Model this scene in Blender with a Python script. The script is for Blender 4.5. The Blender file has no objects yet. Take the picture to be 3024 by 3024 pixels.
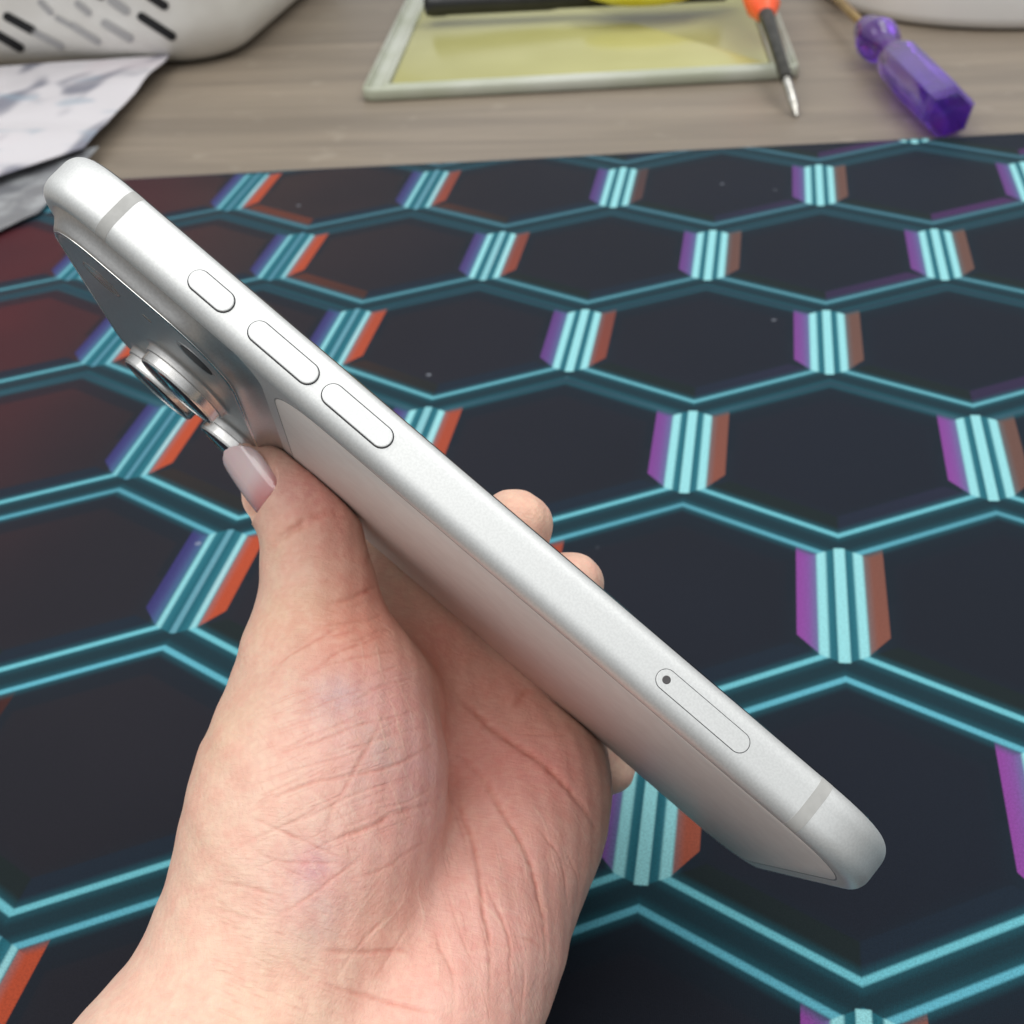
import bpy, bmesh, math, random
import numpy as np
from mathutils import Vector, Matrix, noise
from mathutils.bvhtree import BVHTree
from mathutils.kdtree import KDTree

random.seed(4)
S = bpy.context.scene
COL = S.collection

# ------------------------------------------------------------------ camera
# rows: camera right, camera down, camera forward (world axes; x,y on the mat, z up), metres
CR = np.array([[0.98486661, 0.15809246, -0.07102493],
               [0.02744685, -0.54690331, -0.83674574],
               [-0.17112696, 0.82213353, -0.54296595]])
CC = np.array([0.06635051, -0.58752911, 0.22853874])
FP = 4218.0                     # focal length for a 3024 unit wide frame
cam_d = bpy.data.cameras.new('camera')
cam_d.sensor_width = 36.0
cam_d.lens = 36.0 * FP / 3024
cam_d.clip_start = 0.01
cam_d.clip_end = 20
cam_d.dof.use_dof = True
cam_d.dof.focus_distance = 0.208
cam_d.dof.aperture_fstop = 46
cam = bpy.data.objects.new('camera', cam_d)
COL.objects.link(cam)
M = np.eye(4); M[:3, 0] = CR[0]; M[:3, 1] = -CR[1]; M[:3, 2] = -CR[2]; M[:3, 3] = CC
cam.matrix_world = Matrix(M.tolist())
S.camera = cam

# ------------------------------------------------------------------ light
w = bpy.data.worlds.new('World'); S.world = w; w.use_nodes = True
bg = w.node_tree.nodes['Background']
bg.inputs[0].default_value = (0.94, 0.97, 1.0, 1)
wn = w.node_tree          # a room: pale ceiling above, dimmer walls towards the horizon
wt = wn.nodes.new('ShaderNodeTexCoord'); ws = wn.nodes.new('ShaderNodeSeparateXYZ'); wr_ = wn.nodes.new('ShaderNodeMapRange')
wn.links.new(wt.outputs['Generated'], ws.inputs[0]); wn.links.new(ws.outputs[2], wr_.inputs[0])
wr_.inputs[1].default_value = -0.05; wr_.inputs[2].default_value = 0.65
wr_.inputs[3].default_value = 0.19; wr_.inputs[4].default_value = 0.96
wn.links.new(wr_.outputs[0], bg.inputs[1])


def area(name, loc, target, sx, sy, power, col=(1, 1, 1)):
    l = bpy.data.lights.new(name, 'AREA'); l.shape = 'RECTANGLE'
    l.size = sx; l.size_y = sy; l.energy = power; l.color = col
    o = bpy.data.objects.new(name, l); COL.objects.link(o)
    o.location = loc
    o.rotation_euler = (Vector(target) - Vector(loc)).to_track_quat('-Z', 'Y').to_euler()
    return o


area('ceiling_lamp', (-0.45, -0.75, 1.6), (0, -0.2, 0.1), 2.0, 1.3, 18.5, (1.0, 0.985, 0.96))
area('ceiling_lamp', (0.75, 0.35, 1.8), (0.1, 0.0, 0.05), 1.5, 0.7, 12, (1.0, 0.985, 0.96))

S.view_settings.view_transform = 'Standard'
S.view_settings.look = 'None'
S.view_settings.exposure = 0.0
S.view_settings.gamma = 1.0
S.view_settings.use_curve_mapping = False


# ------------------------------------------------------------------ frames
def ray(px, py):
    return CR.T @ np.array([(px - 1512) / FP, (py - 1512) / FP, 1.0])


def T(px, py, z=-0.003):
    d = ray(px, py); return CC + d * (z - CC[2]) / d[2]


def P3(px, py, d):                # point seen at (px,py) at d millimetres along the optical axis
    return CC + ray(px, py) * d * 1e-3


PR = np.array([[0.7597, -0.6459, -0.0754], [0.6471, 0.7394, 0.1857], [-0.0642, -0.1898, 0.9797]])
PT = np.array([-7.7314, -1.4449, 204.9925])
u_, s_, v_ = np.linalg.svd(PR); PR = u_ @ v_


def phone_world(q):               # phone millimetres -> world metres
    return CC + CR.T @ ((PR @ np.asarray(q, float)) + PT) * 1e-3


# ------------------------------------------------------------------ node helper
class E:
    """a tiny expression layer over Math nodes"""
    nt = None

    def __init__(s, sock): s.s = sock

    @staticmethod
    def m(op, a, b=None, c=None, clamp=False):
        n = E.nt.nodes.new('ShaderNodeMath'); n.operation = op; n.use_clamp = clamp
        for i, v in enumerate((a, b, c)):
            if v is None: continue
            if isinstance(v, E): E.nt.links.new(v.s, n.inputs[i])
            else: n.inputs[i].default_value = float(v)
        return E(n.outputs[0])

    def __add__(s, o): return E.m('ADD', s, o)
    __radd__ = __add__
    def __sub__(s, o): return E.m('SUBTRACT', s, o)
    def __rsub__(s, o): return E.m('SUBTRACT', o, s)
    def __mul__(s, o): return E.m('MULTIPLY', s, o)
    __rmul__ = __mul__
    def __truediv__(s, o): return E.m('DIVIDE', s, o)
    def abs(s): return E.m('ABSOLUTE', s)
    def clamp(s): return E.m('ADD', s, 0, clamp=True)


def sstep(x, a, b):               # 0 at a, 1 at b
    n = E.nt.nodes.new('ShaderNodeMapRange'); n.interpolation_type = 'SMOOTHSTEP'
    E.nt.links.new(x.s, n.inputs[0]); n.inputs[1].default_value = a; n.inputs[2].default_value = b
    if a > b:
        n.inputs[1].default_value = b; n.inputs[2].default_value = a
        n.inputs[3].default_value = 1; n.inputs[4].default_value = 0
    return E(n.outputs[0])


def mx(a, b): return E.m('MAXIMUM', a, b)
def mn(a, b): return E.m('MINIMUM', a, b)


def lin(c):
    return tuple(((v / 255) / 12.92 if v / 255 <= 0.04045 else ((v / 255 + 0.055) / 1.055) ** 2.4) for v in c)


def csock(c):
    if isinstance(c, tuple):
        n = E.nt.nodes.new('ShaderNodeRGB'); n.outputs[0].default_value = (*c[:3], 1); return n.outputs[0]
    return c


def cmix(f, a, b, mode='MIX'):
    n = E.nt.nodes.new('ShaderNodeMix'); n.data_type = 'RGBA'; n.blend_type = mode
    if isinstance(f, E): E.nt.links.new(f.s, n.inputs[0])
    else: n.inputs[0].default_value = f
    E.nt.links.new(csock(a), n.inputs[6]); E.nt.links.new(csock(b), n.inputs[7])
    return n.outputs[2]


def mat_new(name, base=(0.5, 0.5, 0.5), rough=0.5, metal=0.0, spec=0.5, **kw):
    m = bpy.data.materials.new(name); m.use_nodes = True
    b = m.node_tree.nodes['Principled BSDF']
    b.inputs['Base Color'].default_value = (*base, 1)
    b.inputs['Roughness'].default_value = rough
    b.inputs['Metallic'].default_value = metal
    b.inputs['Specular IOR Level'].default_value = spec
    for k, v in kw.items():
        b.inputs[k.replace('_', ' ')].default_value = v
    return m


def nz(nt, scale, detail=2, vec=None, rough=0.5, dist=0.0):
    n = nt.nodes.new('ShaderNodeTexNoise'); n.inputs['Scale'].default_value = scale
    n.inputs['Detail'].default_value = detail; n.inputs['Roughness'].default_value = rough
    n.inputs['Distortion'].default_value = dist
    if vec is not None: nt.links.new(vec, n.inputs['Vector'])
    return n.outputs[0]


def objco(nt, scale=(1, 1, 1), rot=(0, 0, 0)):
    t = nt.nodes.new('ShaderNodeTexCoord')
    mp = nt.nodes.new('ShaderNodeMapping'); mp.inputs['Scale'].default_value = scale
    mp.inputs['Rotation'].default_value = rot
    nt.links.new(t.outputs['Object'], mp.inputs['Vector']); return mp.outputs[0]


def grain(m, c1, c2, scale, rscale=(1, 1, 1), bump=0.0, bscale=None, bdist=0.001, lo=0.35, hi=0.65, rvar=0.0, detail=3):
    """subtle procedural colour variation, roughness variation and bump on a material"""
    nt = m.node_tree; b = nt.nodes['Principled BSDF']; v = objco(nt, rscale)
    f = nz(nt, scale, detail, v)
    E.nt = nt
    k = sstep(E(f), lo, hi)
    nt.links.new(cmix(k, c1, c2), b.inputs['Base Color'])
    if rvar:
        r0 = b.inputs['Roughness'].default_value
        nt.links.new((E(nz(nt, scale * 0.7, 2, v)) * rvar + (r0 - rvar / 2)).s, b.inputs['Roughness'])
    if bump:
        bn = nt.nodes.new('ShaderNodeBump'); bn.inputs['Strength'].default_value = bump
        bn.inputs['Distance'].default_value = bdist
        nt.links.new(nz(nt, bscale or scale, 3, v), bn.inputs['Height'])
        nt.links.new(bn.outputs[0], b.inputs['Normal'])
    return m


# ------------------------------------------------------------------ mesh helpers
def mesh_obj(name, verts, faces, mat, parent=None, smooth=True, flat_angle=None):
    me = bpy.data.meshes.new(name)
    me.from_pydata([tuple(map(float, v)) for v in verts], [], [tuple(f) for f in faces])
    bm = bmesh.new(); bm.from_mesh(me); bmesh.ops.recalc_face_normals(bm, faces=bm.faces); bm.to_mesh(me); bm.free()
    me.materials.append(mat)
    for p in me.polygons: p.use_smooth = smooth
    o = bpy.data.objects.new(name, me); COL.objects.link(o)
    if parent is not None: o.parent = parent
    if smooth and flat_angle:
        try: me.set_sharp_from_angle(angle=math.radians(flat_angle))
        except Exception: pass
    return o


def tag(o, label=None, cat=None, group=None, kind=None):
    if label: o['label'] = label
    if cat: o['category'] = cat
    if group: o['group'] = group
    if kind: o['kind'] = kind
    return o


def empty(name, loc=(0, 0, 0), rz=0):
    o = bpy.data.objects.new(name, None); COL.objects.link(o)
    o.location = loc; o.rotation_euler = (0, 0, rz); o.empty_display_size = 0.02
    return o


def loft(loops, cap0=True, cap1=True, closed=True):
    n = len(loops[0]); V = [p for l in loops for p in l]; F = []
    for i in range(len(loops) - 1):
        for j in range(n if closed else n - 1):
            k = (j + 1) % n
            F.append((i * n + j, i * n + k, (i + 1) * n + k, (i + 1) * n + j))
    if cap0: F.append(tuple(range(n - 1, -1, -1)))
    if cap1: F.append(tuple((len(loops) - 1) * n + j for j in range(n)))
    return V, F


def rrect(x0, x1, z0, z1, r, n=14, sup=2.0):
    """rounded rectangle loop (a,b) with 4*(n+1) points; r = one radius or four (x1z1, x0z1, x0z0, x1z0)"""
    rs = r if isinstance(r, (tuple, list)) else (r,) * 4
    P = []
    for (cx, sx), (cz, sz), r, a0 in (((x1, -1), (z1, -1), rs[0], 0), ((x0, 1), (z1, -1), rs[1], 90),
                                     ((x0, 1), (z0, 1), rs[2], 180), ((x1, -1), (z0, 1), rs[3], 270)):
        for i in range(n + 1):
            a = math.radians(a0 + 90 * i / n); c, s = math.cos(a), math.sin(a)
            e = 2 / sup
            P.append((cx + sx * r + r * math.copysign(abs(c) ** e, c), cz + sz * r + r * math.copysign(abs(s) ** e, s)))
    return P


def lathe(prof, n=48):            # prof: (radius, height) about +z
    loops = [[(r * math.cos(2 * math.pi * k / n), r * math.sin(2 * math.pi * k / n), h) for k in range(n)] for r, h in prof]
    return loft(loops)


def xf(V, mat4):
    return [tuple(mat4 @ Vector(v)) for v in V]


def frame_to(a, b, up=(0, 0, 1)):
    """matrix whose +z runs from a towards b, origin at a"""
    a = Vector([float(t) for t in a]); b = Vector([float(t) for t in b]); z = (b - a).normalized(); u = Vector(up)
    if abs(z.dot(u)) > 0.98: u = Vector((0, 1, 0))
    x = u.cross(z).normalized(); y = z.cross(x)
    m = Matrix((x, y, z)).transposed().to_4x4(); m.translation = a
    return m


# ================================================================== DESK (structure)
wood = mat_new('wood_laminate', rough=0.42, spec=0.4)
nt = wood.node_tree; E.nt = nt; b = nt.nodes['Principled BSDF']
v1 = objco(nt, (3.0, 42, 1), (0, 0, math.radians(-6)))
v2 = objco(nt, (14, 420, 1), (0, 0, math.radians(-6)))
f1 = sstep(E(nz(nt, 1.0, 4, v1, 0.6, 0.6)), 0.3, 0.72)
f2 = sstep(E(nz(nt, 1.0, 3, v2, 0.6, 0.2)), 0.38, 0.68)
c = cmix(f1, lin((120, 109, 96)), lin((142, 129, 113)))
c = cmix(f2 * 0.22, c, lin((96, 86, 76)))
c = cmix(sstep(E(nz(nt, 55, 2, objco(nt))), 0.62, 0.78) * 0.25, c, lin((168, 158, 142)))
nt.links.new(c, b.inputs['Base Color'])
bn = nt.nodes.new('ShaderNodeBump'); bn.inputs['Strength'].default_value = 0.15; bn.inputs['Distance'].default_value = 0.0004
nt.links.new(f2.s, bn.inputs['Height']); nt.links.new(bn.outputs[0], b.inputs['Normal'])
ex = [(-1.3, -0.9, 0), (1.3, -0.9, 0), (1.3, 1.6, 0), (-1.3, 1.6, 0)]
V = [(x, y, -0.003) for x, y, _ in ex] + [(x, y, -0.028) for x, y, _ in ex]
desk = mesh_obj('tabletop', V, [(0, 1, 2, 3), (7, 6, 5, 4), (0, 4, 5, 1), (1, 5, 6, 2), (2, 6, 7, 3), (3, 7, 4, 0)], wood, smooth=False)
tag(desk, 'grey brown wood grain desk top under everything', None, kind='structure')

# ================================================================== DESK MAT
W = 0.088
clo = mat_new('printed_cloth', rough=0.66, spec=0.16)
nt = clo.node_tree; E.nt = nt; b = nt.nodes['Principled BSDF']
tc = nt.nodes.new('ShaderNodeTexCoord'); sp = nt.nodes.new('ShaderNodeSeparateXYZ')
nt.links.new(tc.outputs['Object'], sp.inputs[0])
U = E(sp.outputs[0]) * (1 / W); Vv = E(sp.outputs[1]) * (1 / W)
# small waviness of the printed lines
SQ = math.sqrt(3)
px_ = U - 0.5; py_ = Vv - 0.2815
def fmod(a, s): return E.m('FLOORED_MODULO', a, s)
ax_ = fmod(px_ + 0.5, 1.0) - 0.5; ay_ = fmod(py_ + SQ / 2, SQ) - SQ / 2
bx_ = fmod(px_, 1.0) - 0.5; by_ = fmod(py_, SQ) - SQ / 2
sel = E.m('LESS_THAN', ax_ * ax_ + ay_ * ay_, bx_ * bx_ + by_ * by_)
lx = bx_ + (ax_ - bx_) * sel; ly = by_ + (ay_ - by_) * sel
X = lx.abs(); Y = ly.abs()
hs = X * 0.5 + Y * 0.8660254
h = mx(X, hs)
vert = sstep(X - hs, -0.004, 0.004)
low = sstep(ly, 0.01, -0.01)            # lower half of a cell (towards the viewer)
rightc = sstep(lx, -0.004, 0.004)
# slow colour fields over the mat
fr = sstep(U, -3.2, 2.2)                # left -> right
far = sstep(Vv, -3.6, 0.6)              # near -> far
redl = sstep(U + Vv * 0.15, -1.7, -3.3) * sstep(Vv, -4.4, -0.8)
base = cmix(fr, lin((38, 32, 37)), lin((16, 26, 40)))
base = cmix(sstep(U, -0.4, -2.2) * far * 0.6, base, lin((66, 48, 46)))
base = cmix(redl, base, lin((88, 30, 36)))
blot = E(nz(nt, 9, 2, tc.outputs['Object']))
base = cmix(sstep(blot, 0.35, 0.7) * 0.4, base, lin((19, 23, 32)))
teal_in = sstep(h, 0.30, 0.44)
base = cmix(teal_in * (0.3 + fr * 0.3), base, lin((14, 42, 54)))
base = cmix(sstep(h, 0.335, 0.342) * sstep(h, 0.44, 0.43) * (1 - low) * 0.5, base, lin((12, 26, 38)))
# bottom bevel bands
band = sstep(hs, 0.345, 0.352) * sstep(hs, 0.436, 0.430) * (1 - vert) * low
cb_r = cmix(sstep(U, 0.2, 1.8) * far, lin((20, 35, 50)), lin((76, 42, 92)))
cb_l = cmix(sstep(U, -0.2, -1.6) * far, lin((18, 32, 32)), lin((104, 52, 38)))
base = cmix(band * 0.85, base, cmix(rightc, cb_l, cb_r))
# side bevel bands
bandv = sstep(X, 0.366, 0.370) * sstep(X, 0.434, 0.428)
topcut = sstep(hs, 0.438, 0.430)
lcut = sstep(ly + 0.245 - (0.43 - X) * 1.35, -0.003, 0.003)
bandm = bandv * (low * lcut + (1 - low) * topcut)
purp = cmix(sstep(U, -1.2, 1.0), lin((52, 48, 104)), lin((140, 68, 152)))
purp = cmix(far * 0.6, purp, lin((58, 56, 104)))
purp = cmix(sstep(X, 0.37, 0.43) * 0.4, purp, lin((86, 108, 156)))
oran = cmix(sstep(U + Vv * 0.45, -2.3, 0.7), lin((180, 74, 44)), lin((64, 56, 58)))
oran = cmix(sstep(U, -1.0, -1.25) * sstep(Vv, -2.9, -3.4), oran, lin((62, 30, 27)))
oran = cmix(sstep(U, 0.2, 0.8) * 0.35, oran, lin((150, 100, 80)))
base = cmix(bandm, base, cmix(rightc, oran, purp))
# glow in the gaps
gap = sstep(h, 0.425, 0.45)
base = cmix(gap * vert, base, lin((22, 94, 108)))
base = cmix(gap * (1 - vert) * (0.85 - far * 0.25), base, lin((14, 50, 60)))
halo = sstep((h - 0.444).abs(), 0.045, 0.008)
base = cmix(halo * 0.35 * vert, base, lin((56, 136, 150)))
base = cmix(halo * 0.75 * (1 - vert), base, lin((24, 84, 96)))
# lines
wl = sstep(U, -1.4, 0.1)
lw = 0.0106 + vert * (wl * 0.0052 - 0.0016)
dline = (h - 0.444).abs() - lw
line = sstep(dline, 0.0055, -0.0055)
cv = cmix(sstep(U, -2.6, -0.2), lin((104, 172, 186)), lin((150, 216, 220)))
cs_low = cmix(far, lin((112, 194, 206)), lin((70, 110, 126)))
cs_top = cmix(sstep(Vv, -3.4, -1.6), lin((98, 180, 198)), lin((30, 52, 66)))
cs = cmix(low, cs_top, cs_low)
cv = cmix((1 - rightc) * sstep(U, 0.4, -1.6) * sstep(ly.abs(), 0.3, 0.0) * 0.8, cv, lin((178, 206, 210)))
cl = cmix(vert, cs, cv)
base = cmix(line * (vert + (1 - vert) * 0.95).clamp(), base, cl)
# middle bar
mid = sstep((X - 0.5).abs() - wl * 0.0080, 0.0125, 0.0050) * sstep(Y, 0.2860, 0.2790)
base = cmix(mid, base, cmix(wl, lin((84, 140, 158)), cv))
# weave and lint
wv = nt.nodes.new('ShaderNodeTexWave'); wv.inputs['Scale'].default_value = 900; wv.bands_direction = 'Y'
nt.links.new(tc.outputs['Object'], wv.inputs['Vector'])
wv2 = nt.nodes.new('ShaderNodeTexWave'); wv2.inputs['Scale'].default_value = 900; wv2.bands_direction = 'X'
nt.links.new(tc.outputs['Object'], wv2.inputs['Vector'])
weave = E(wv.outputs[1]) * 0.5 + E(wv2.outputs[1]) * 0.5
fine = E(nz(nt, 2200, 1, tc.outputs['Object']))
base = cmix((weave * 0.16 + sstep(fine, 0.35, 0.7) * 0.22).clamp(), base, lin((10, 12, 16)))
vo = nt.nodes.new('ShaderNodeTexVoronoi'); vo.inputs['Scale'].default_value = 42
nt.links.new(tc.outputs['Object'], vo.inputs['Vector'])
sel2 = nt.nodes.new('ShaderNodeSeparateColor'); nt.links.new(vo.outputs['Color'], sel2.inputs[0])
lint = sstep(E(vo.outputs['Distance']) + E(nz(nt, 1500, 1, tc.outputs['Object'])) * 0.05, 0.075, 0.05) * E.m('GREATER_THAN', E(sel2.outputs[0]), 0.88)
base = cmix(lint * 0.35, base, lin((170, 175, 185)))
nt.links.new(base, b.inputs['Base Color'])
b.inputs['Sheen Weight'].default_value = 0.015
b.inputs['Sheen Roughness'].default_value = 0.4
bn = nt.nodes.new('ShaderNodeBump'); bn.inputs['Strength'].default_value = 0.35; bn.inputs['Distance'].default_value = 0.0002
nt.links.new((weave + fine).s, bn.inputs['Height']); nt.links.new(bn.outputs[0], b.inputs['Normal'])

e0 = T(353, 532, -0.0008)[:2]; e1 = T(3023, 397, -0.0008)[:2]
ed = (e1 - e0) / np.linalg.norm(e1 - e0); en = np.array([ed[1], -ed[0]])     # en points towards the viewer
c0 = e0 - ed * 0.25; c1 = e1 + ed * 0.35
prof = [(0.0, -0.0029), (-0.0006, -0.0022), (-0.0008, -0.0014), (-0.0004, -0.0006), (0.0006, -0.0001), (0.002, -0.0002), (0.0026, -0.00045), (0.0034, -0.0001), (0.006, 0.0)]
npx = 60
loops = []
for d_, z_ in prof + [(0.7, 0.0), (0.7, -0.0029)]:
    loops.append([tuple(c0 + (c1 - c0) * i / npx + en * (d_ + 0.0004 * math.sin(i * 0.55) * (d_ < 0.1))) + (z_,) for i in range(npx + 1)])
V, F = loft(loops, False, False, closed=False)
n1 = npx + 1; nl = len(loops)
F.append(tuple(i * n1 for i in range(nl))); F.append(tuple(i * n1 + npx for i in range(nl - 1, -1, -1)))
F += [((nl - 1) * n1 + j, j, j + 1, (nl - 1) * n1 + j + 1) for j in range(npx)]
deskmat = mesh_obj('desk_mat', V, F, clo)
tag(deskmat, 'dark cloth desk mat printed with glowing cyan hexagon outlines', 'desk mat')
# overlocked seam: small stitches along the far hem
thr = mat_new('hem_thread', lin((70, 76, 88)), 0.8)
bm = bmesh.new()
Ltot = np.linalg.norm(c1 - c0); k = 0
while k * 0.0021 < Ltot - 0.01:
    p = c0 + ed * (k * 0.0021 + random.uniform(-.0002, .0002)); k += 1
    r = 0.00026
    q = [p + en * d_ + ed * (0.0004 * d_ / 0.002) for d_ in (-0.0007, 0.0, 0.0011, 0.0023)]
    zz = [-0.0012, 0.0001, 0.0003, -0.0003]
    prev = None
    for (cx, cy), z in zip(q, zz):
        ring = [bm.verts.new((cx + ed[0] * r * math.cos(a), cy + ed[1] * r * math.cos(a), z + r * math.sin(a))) for a in (0, 2.09, 4.19)]
        if prev:
            for j in range(3): bm.faces.new((prev[j], prev[(j + 1) % 3], ring[(j + 1) % 3], ring[j]))
        prev = ring
me = bpy.data.meshes.new('hem_stitching'); bm.to_mesh(me); bm.free(); me.materials.append(thr)
o = bpy.data.objects.new('hem_stitching', me); COL.objects.link(o); o.parent = deskmat

# ================================================================== PHONE
alu = mat_new('silver_anodised_metal', (0.80, 0.80, 0.79), 0.50, 0.62, 0.4)
grain(alu, (0.645, 0.65, 0.635), (0.70, 0.705, 0.69), 2600, bump=0.14, bscale=5200, bdist=0.00004, rvar=0.10)
alu_p = mat_new('polished_metal_rim', (0.80, 0.78, 0.74), 0.24, 1.0)
grain(alu_p, (0.72, 0.70, 0.67), (0.79, 0.77, 0.74), 900, rvar=0.05)
alu_c = mat_new('camera_step_metal', (0.5, 0.5, 0.5), 0.36, 0.85)
grain(alu_c, (0.50, 0.49, 0.475), (0.55, 0.54, 0.525), 2200, bump=0.05, bscale=4000, bdist=0.00003)
keym = mat_new('bright_key_metal', (0.93, 0.93, 0.92), 0.40, 0.10)
grain(keym, (0.76, 0.765, 0.75), (0.82, 0.825, 0.81), 2600)
bglass = mat_new('frosted_back_glass', lin((222, 214, 208)), 0.46, 0.0, 0.5)
grain(bglass, lin((220, 213, 207)), lin((224, 218, 212)), 300)
bandm_ = mat_new('antenna_plastic', lin((172, 171, 167)), 0.5)
grain(bandm_, lin((170, 169, 165)), lin((176, 175, 171)), 800)
gapm = mat_new('dark_gap', (0.02, 0.02, 0.025), 0.6)
lensm = mat_new('black_lens_glass', (0.010, 0.007, 0.010), 0.05, 0.0, 0.45)
sensm = mat_new('black_sensor_window', (0.006, 0.006, 0.008), 0.35, 0.0, 0.05)
lens2 = mat_new('blue_lens_core', (0.01, 0.012, 0.05), 0.08, 0.3)
flashm = mat_new('flash_diffuser', lin((150, 146, 138)), 0.25, 0.2)
blackg = mat_new('black_screen_glass', (0.01, 0.01, 0.012), 0.08)

PM = np.eye(4)
PM[:3, :3] = CR.T @ PR; PM[:3, 3] = CC + CR.T @ PT * 1e-3
phone = empty('smartphone'); phone.matrix_world = Matrix(PM.tolist())
tag(phone, 'silver white smartphone held edge on in the hand, buttons towards the viewer', 'smartphone')
LX, WZ, TY = 81.7, 78.0, 4.375
mm = 1e-3
EI, EH = 2.5, 3.05           # edge rounding: inset and height


def body_inset(y):
    t = max(0.0, (abs(y) - (TY - EH)) / EH)
    return EI * (1 - math.sqrt(max(0, 1 - min(1, t) ** 2.2)))


def rr3(x0, x1, z0, z1, r, y, n=16, sup=2.25):
    return [(a * mm, y * mm, c_ * mm) for a, c_ in rrect(x0, x1, z0, z1, r, n, sup)]


loops = []
ys = [-TY + 0.02 * 0]
th = [math.radians(90 - i * 7.5) for i in range(0, 13)]
yv = [-(TY - EH) - EH * math.sin(a) for a in th] + [0.0] + [(TY - EH) + EH * math.sin(a) for a in reversed(th)]
for y in yv:
    ins = body_inset(y)
    loops.append(rr3(-LX + ins, LX - ins, ins, WZ - ins, 14.6 - ins, y))
V, F = loft(loops)
body = mesh_obj('metal_body', V, F, alu, phone, flat_angle=50)

# frosted back panel, a hair proud of the metal
def plate(name, x0, x1, z0, z1, r, y0, y1, m, parent=phone, bev=0.25, sup=2.2):
    s = 1 if y1 > y0 else -1
    lp = [rr3(x0, x1, z0, z1, r, y0, 12, sup), rr3(x0, x1, z0, z1, r, y1 - s * min(bev, abs(y1 - y0)) * 0.8, 12, sup),
          rr3(x0 + bev, x1 - bev, z0 + bev, z1 - bev, r if isinstance(r, tuple) else max(r - bev, .05), y1, 12, sup)]
    V, F = loft(lp)
    return mesh_obj(name, V, F, m, parent, flat_angle=40)


plate('back_glass', -32.7, 77.9, 2.75, 75.3, 11.5, 4.2, 4.405, bglass, bev=0.12)
seamm = mat_new('seam_shadow', (0.22, 0.215, 0.21), 0.5)
plate('panel_seam', -32.86, 78.06, 2.59, 75.46, 11.6, 4.2, 4.392, seamm, bev=0.02)
plate('screen', -80.0, 80.0, 1.7, 76.3, 12.5, -4.2, -4.43, blackg, bev=0.3)

# raised camera step
PX0, PX1, PZ0, PZ1, PY = -76.2, -39.0, 4.2, 73.8, 7.0
outer = rrect(-LX + 0.75, -34.6, 0.75, WZ - 0.75, (10, 13.85, 13.85, 10), 18, 2.25)
inner = rrect(PX0, PX1, PZ0, PZ1, (13, 12, 12, 13), 18, 2.2)
prof = [(0.0, 0.0), (0.18, 0.06), (0.36, 0.16), (0.54, 0.31), (0.70, 0.50), (0.82, 0.70), (0.90, 0.87), (0.95, 0.945), (1.0, 0.975)]
loops = []
for t, hgt in prof:
    l = []
    for (ox, oz), (ix, iz) in zip(outer, inner):
        edge = 0.75 if ox < -48 else min(oz, WZ - oz)
        y0 = 4.30 if edge > 2.4 else (TY - EH) + EH * (1 - max(0, 1 - edge / EI) ** 2) ** (1 / 2.2) - 0.04
        l.append(((ox + (ix - ox) * t) * mm, (y0 + (PY - y0) * hgt) * mm, (oz + (iz - oz) * t) * mm))
    loops.append(l)
for ins, y in ((0.12, PY - 0.0), (0.45, PY + 0.02), (0.52, PY - 0.10), (0.68, PY - 0.10), (0.75, PY + 0.0), (1.6, PY + 0.0)):
    loops.append([(a * mm, y * mm, c_ * mm) for a, c_ in rrect(PX0 + ins, PX1 - ins, PZ0 + ins, PZ1 - ins, (13 - ins, 12 - ins, 12 - ins, 13 - ins), 18, 2.2)])
rimL = [[(a * mm, y * mm, c_ * mm) for a, c_ in rrect(PX0 + i_, PX1 - i_, PZ0 + i_, PZ1 - i_, (13 - i_, 12 - i_, 12 - i_, 13 - i_), 18, 2.2)] for i_, y in ((-0.02, 6.7), (-0.02, 6.98), (0.10, 7.06), (0.40, 7.09), (0.44, 6.95))]
V2, F2 = loft(rimL, False, False)
mesh_obj('plateau_rim', V2, F2, alu_p, phone, flat_angle=40)
V, F = loft(loops, cap0=False)
mesh_obj('camera_plateau', V, F, alu_c, phone, flat_angle=55)


def disc(name, cx, cz, prof, m, parent=phone, n=64):
    V, F = lathe([(r * mm, h_ * mm) for r, h_ in prof], n)
    V = [(cx * mm + x, z, cz * mm + y) for x, y, z in V]
    return mesh_obj(name, V, F, m, parent, flat_angle=35)


for cx, cz in ((-53.2, 40.6), (-62.6, 62.4), (-43.6, 62.6)):
    g = disc('lens_ring', cx, cz, [(8.2, 8.3), (8.16, 8.62), (8.12, 8.70), (8.10, 9.95), (8.02, 10.12), (7.9, 10.16), (7.88, 10.24), (7.78, 10.38), (7.62, 10.40), (7.52, 10.34), (7.5, 9.9)], alu_p)
    disc('lens_base', cx, cz, [(9.9, 6.8), (9.7, 7.01), (9.3, 7.08), (8.95, 7.25), (8.72, 7.6), (8.62, 8.2), (8.55, 8.42), (8.4, 8.52), (8.1, 8.54)], alu_c, g)
    disc('lens_glass', cx, cz, [(7.46, 9.8), (7.46, 10.28), (7.3, 10.33), (2, 10.35), (0.1, 10.35)], lensm, g)
f_ = disc('flash', -67.3, 17.2, [(3.9, 6.9), (3.9, 7.03), (3.6, 7.06), (3.45, 7.0), (3.3, 7.02), (0.1, 7.03)], flashm)
disc('microphone_hole', -57.6, 17.0, [(0.95, 6.9), (0.95, 7.03), (0.1, 7.03)], flashm)
g = disc('depth_sensor', -47.0, 16.2, [(4.3, 6.9), (4.3, 7.04), (4.1, 7.07), (3.75, 7.06), (3.6, 7.0), (0.1, 7.0)], alu_c)
disc('sensor_glass', -47.0, 16.2, [(3.3, 6.95), (3.3, 7.04), (0.1, 7.05)], sensm, g)

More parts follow.
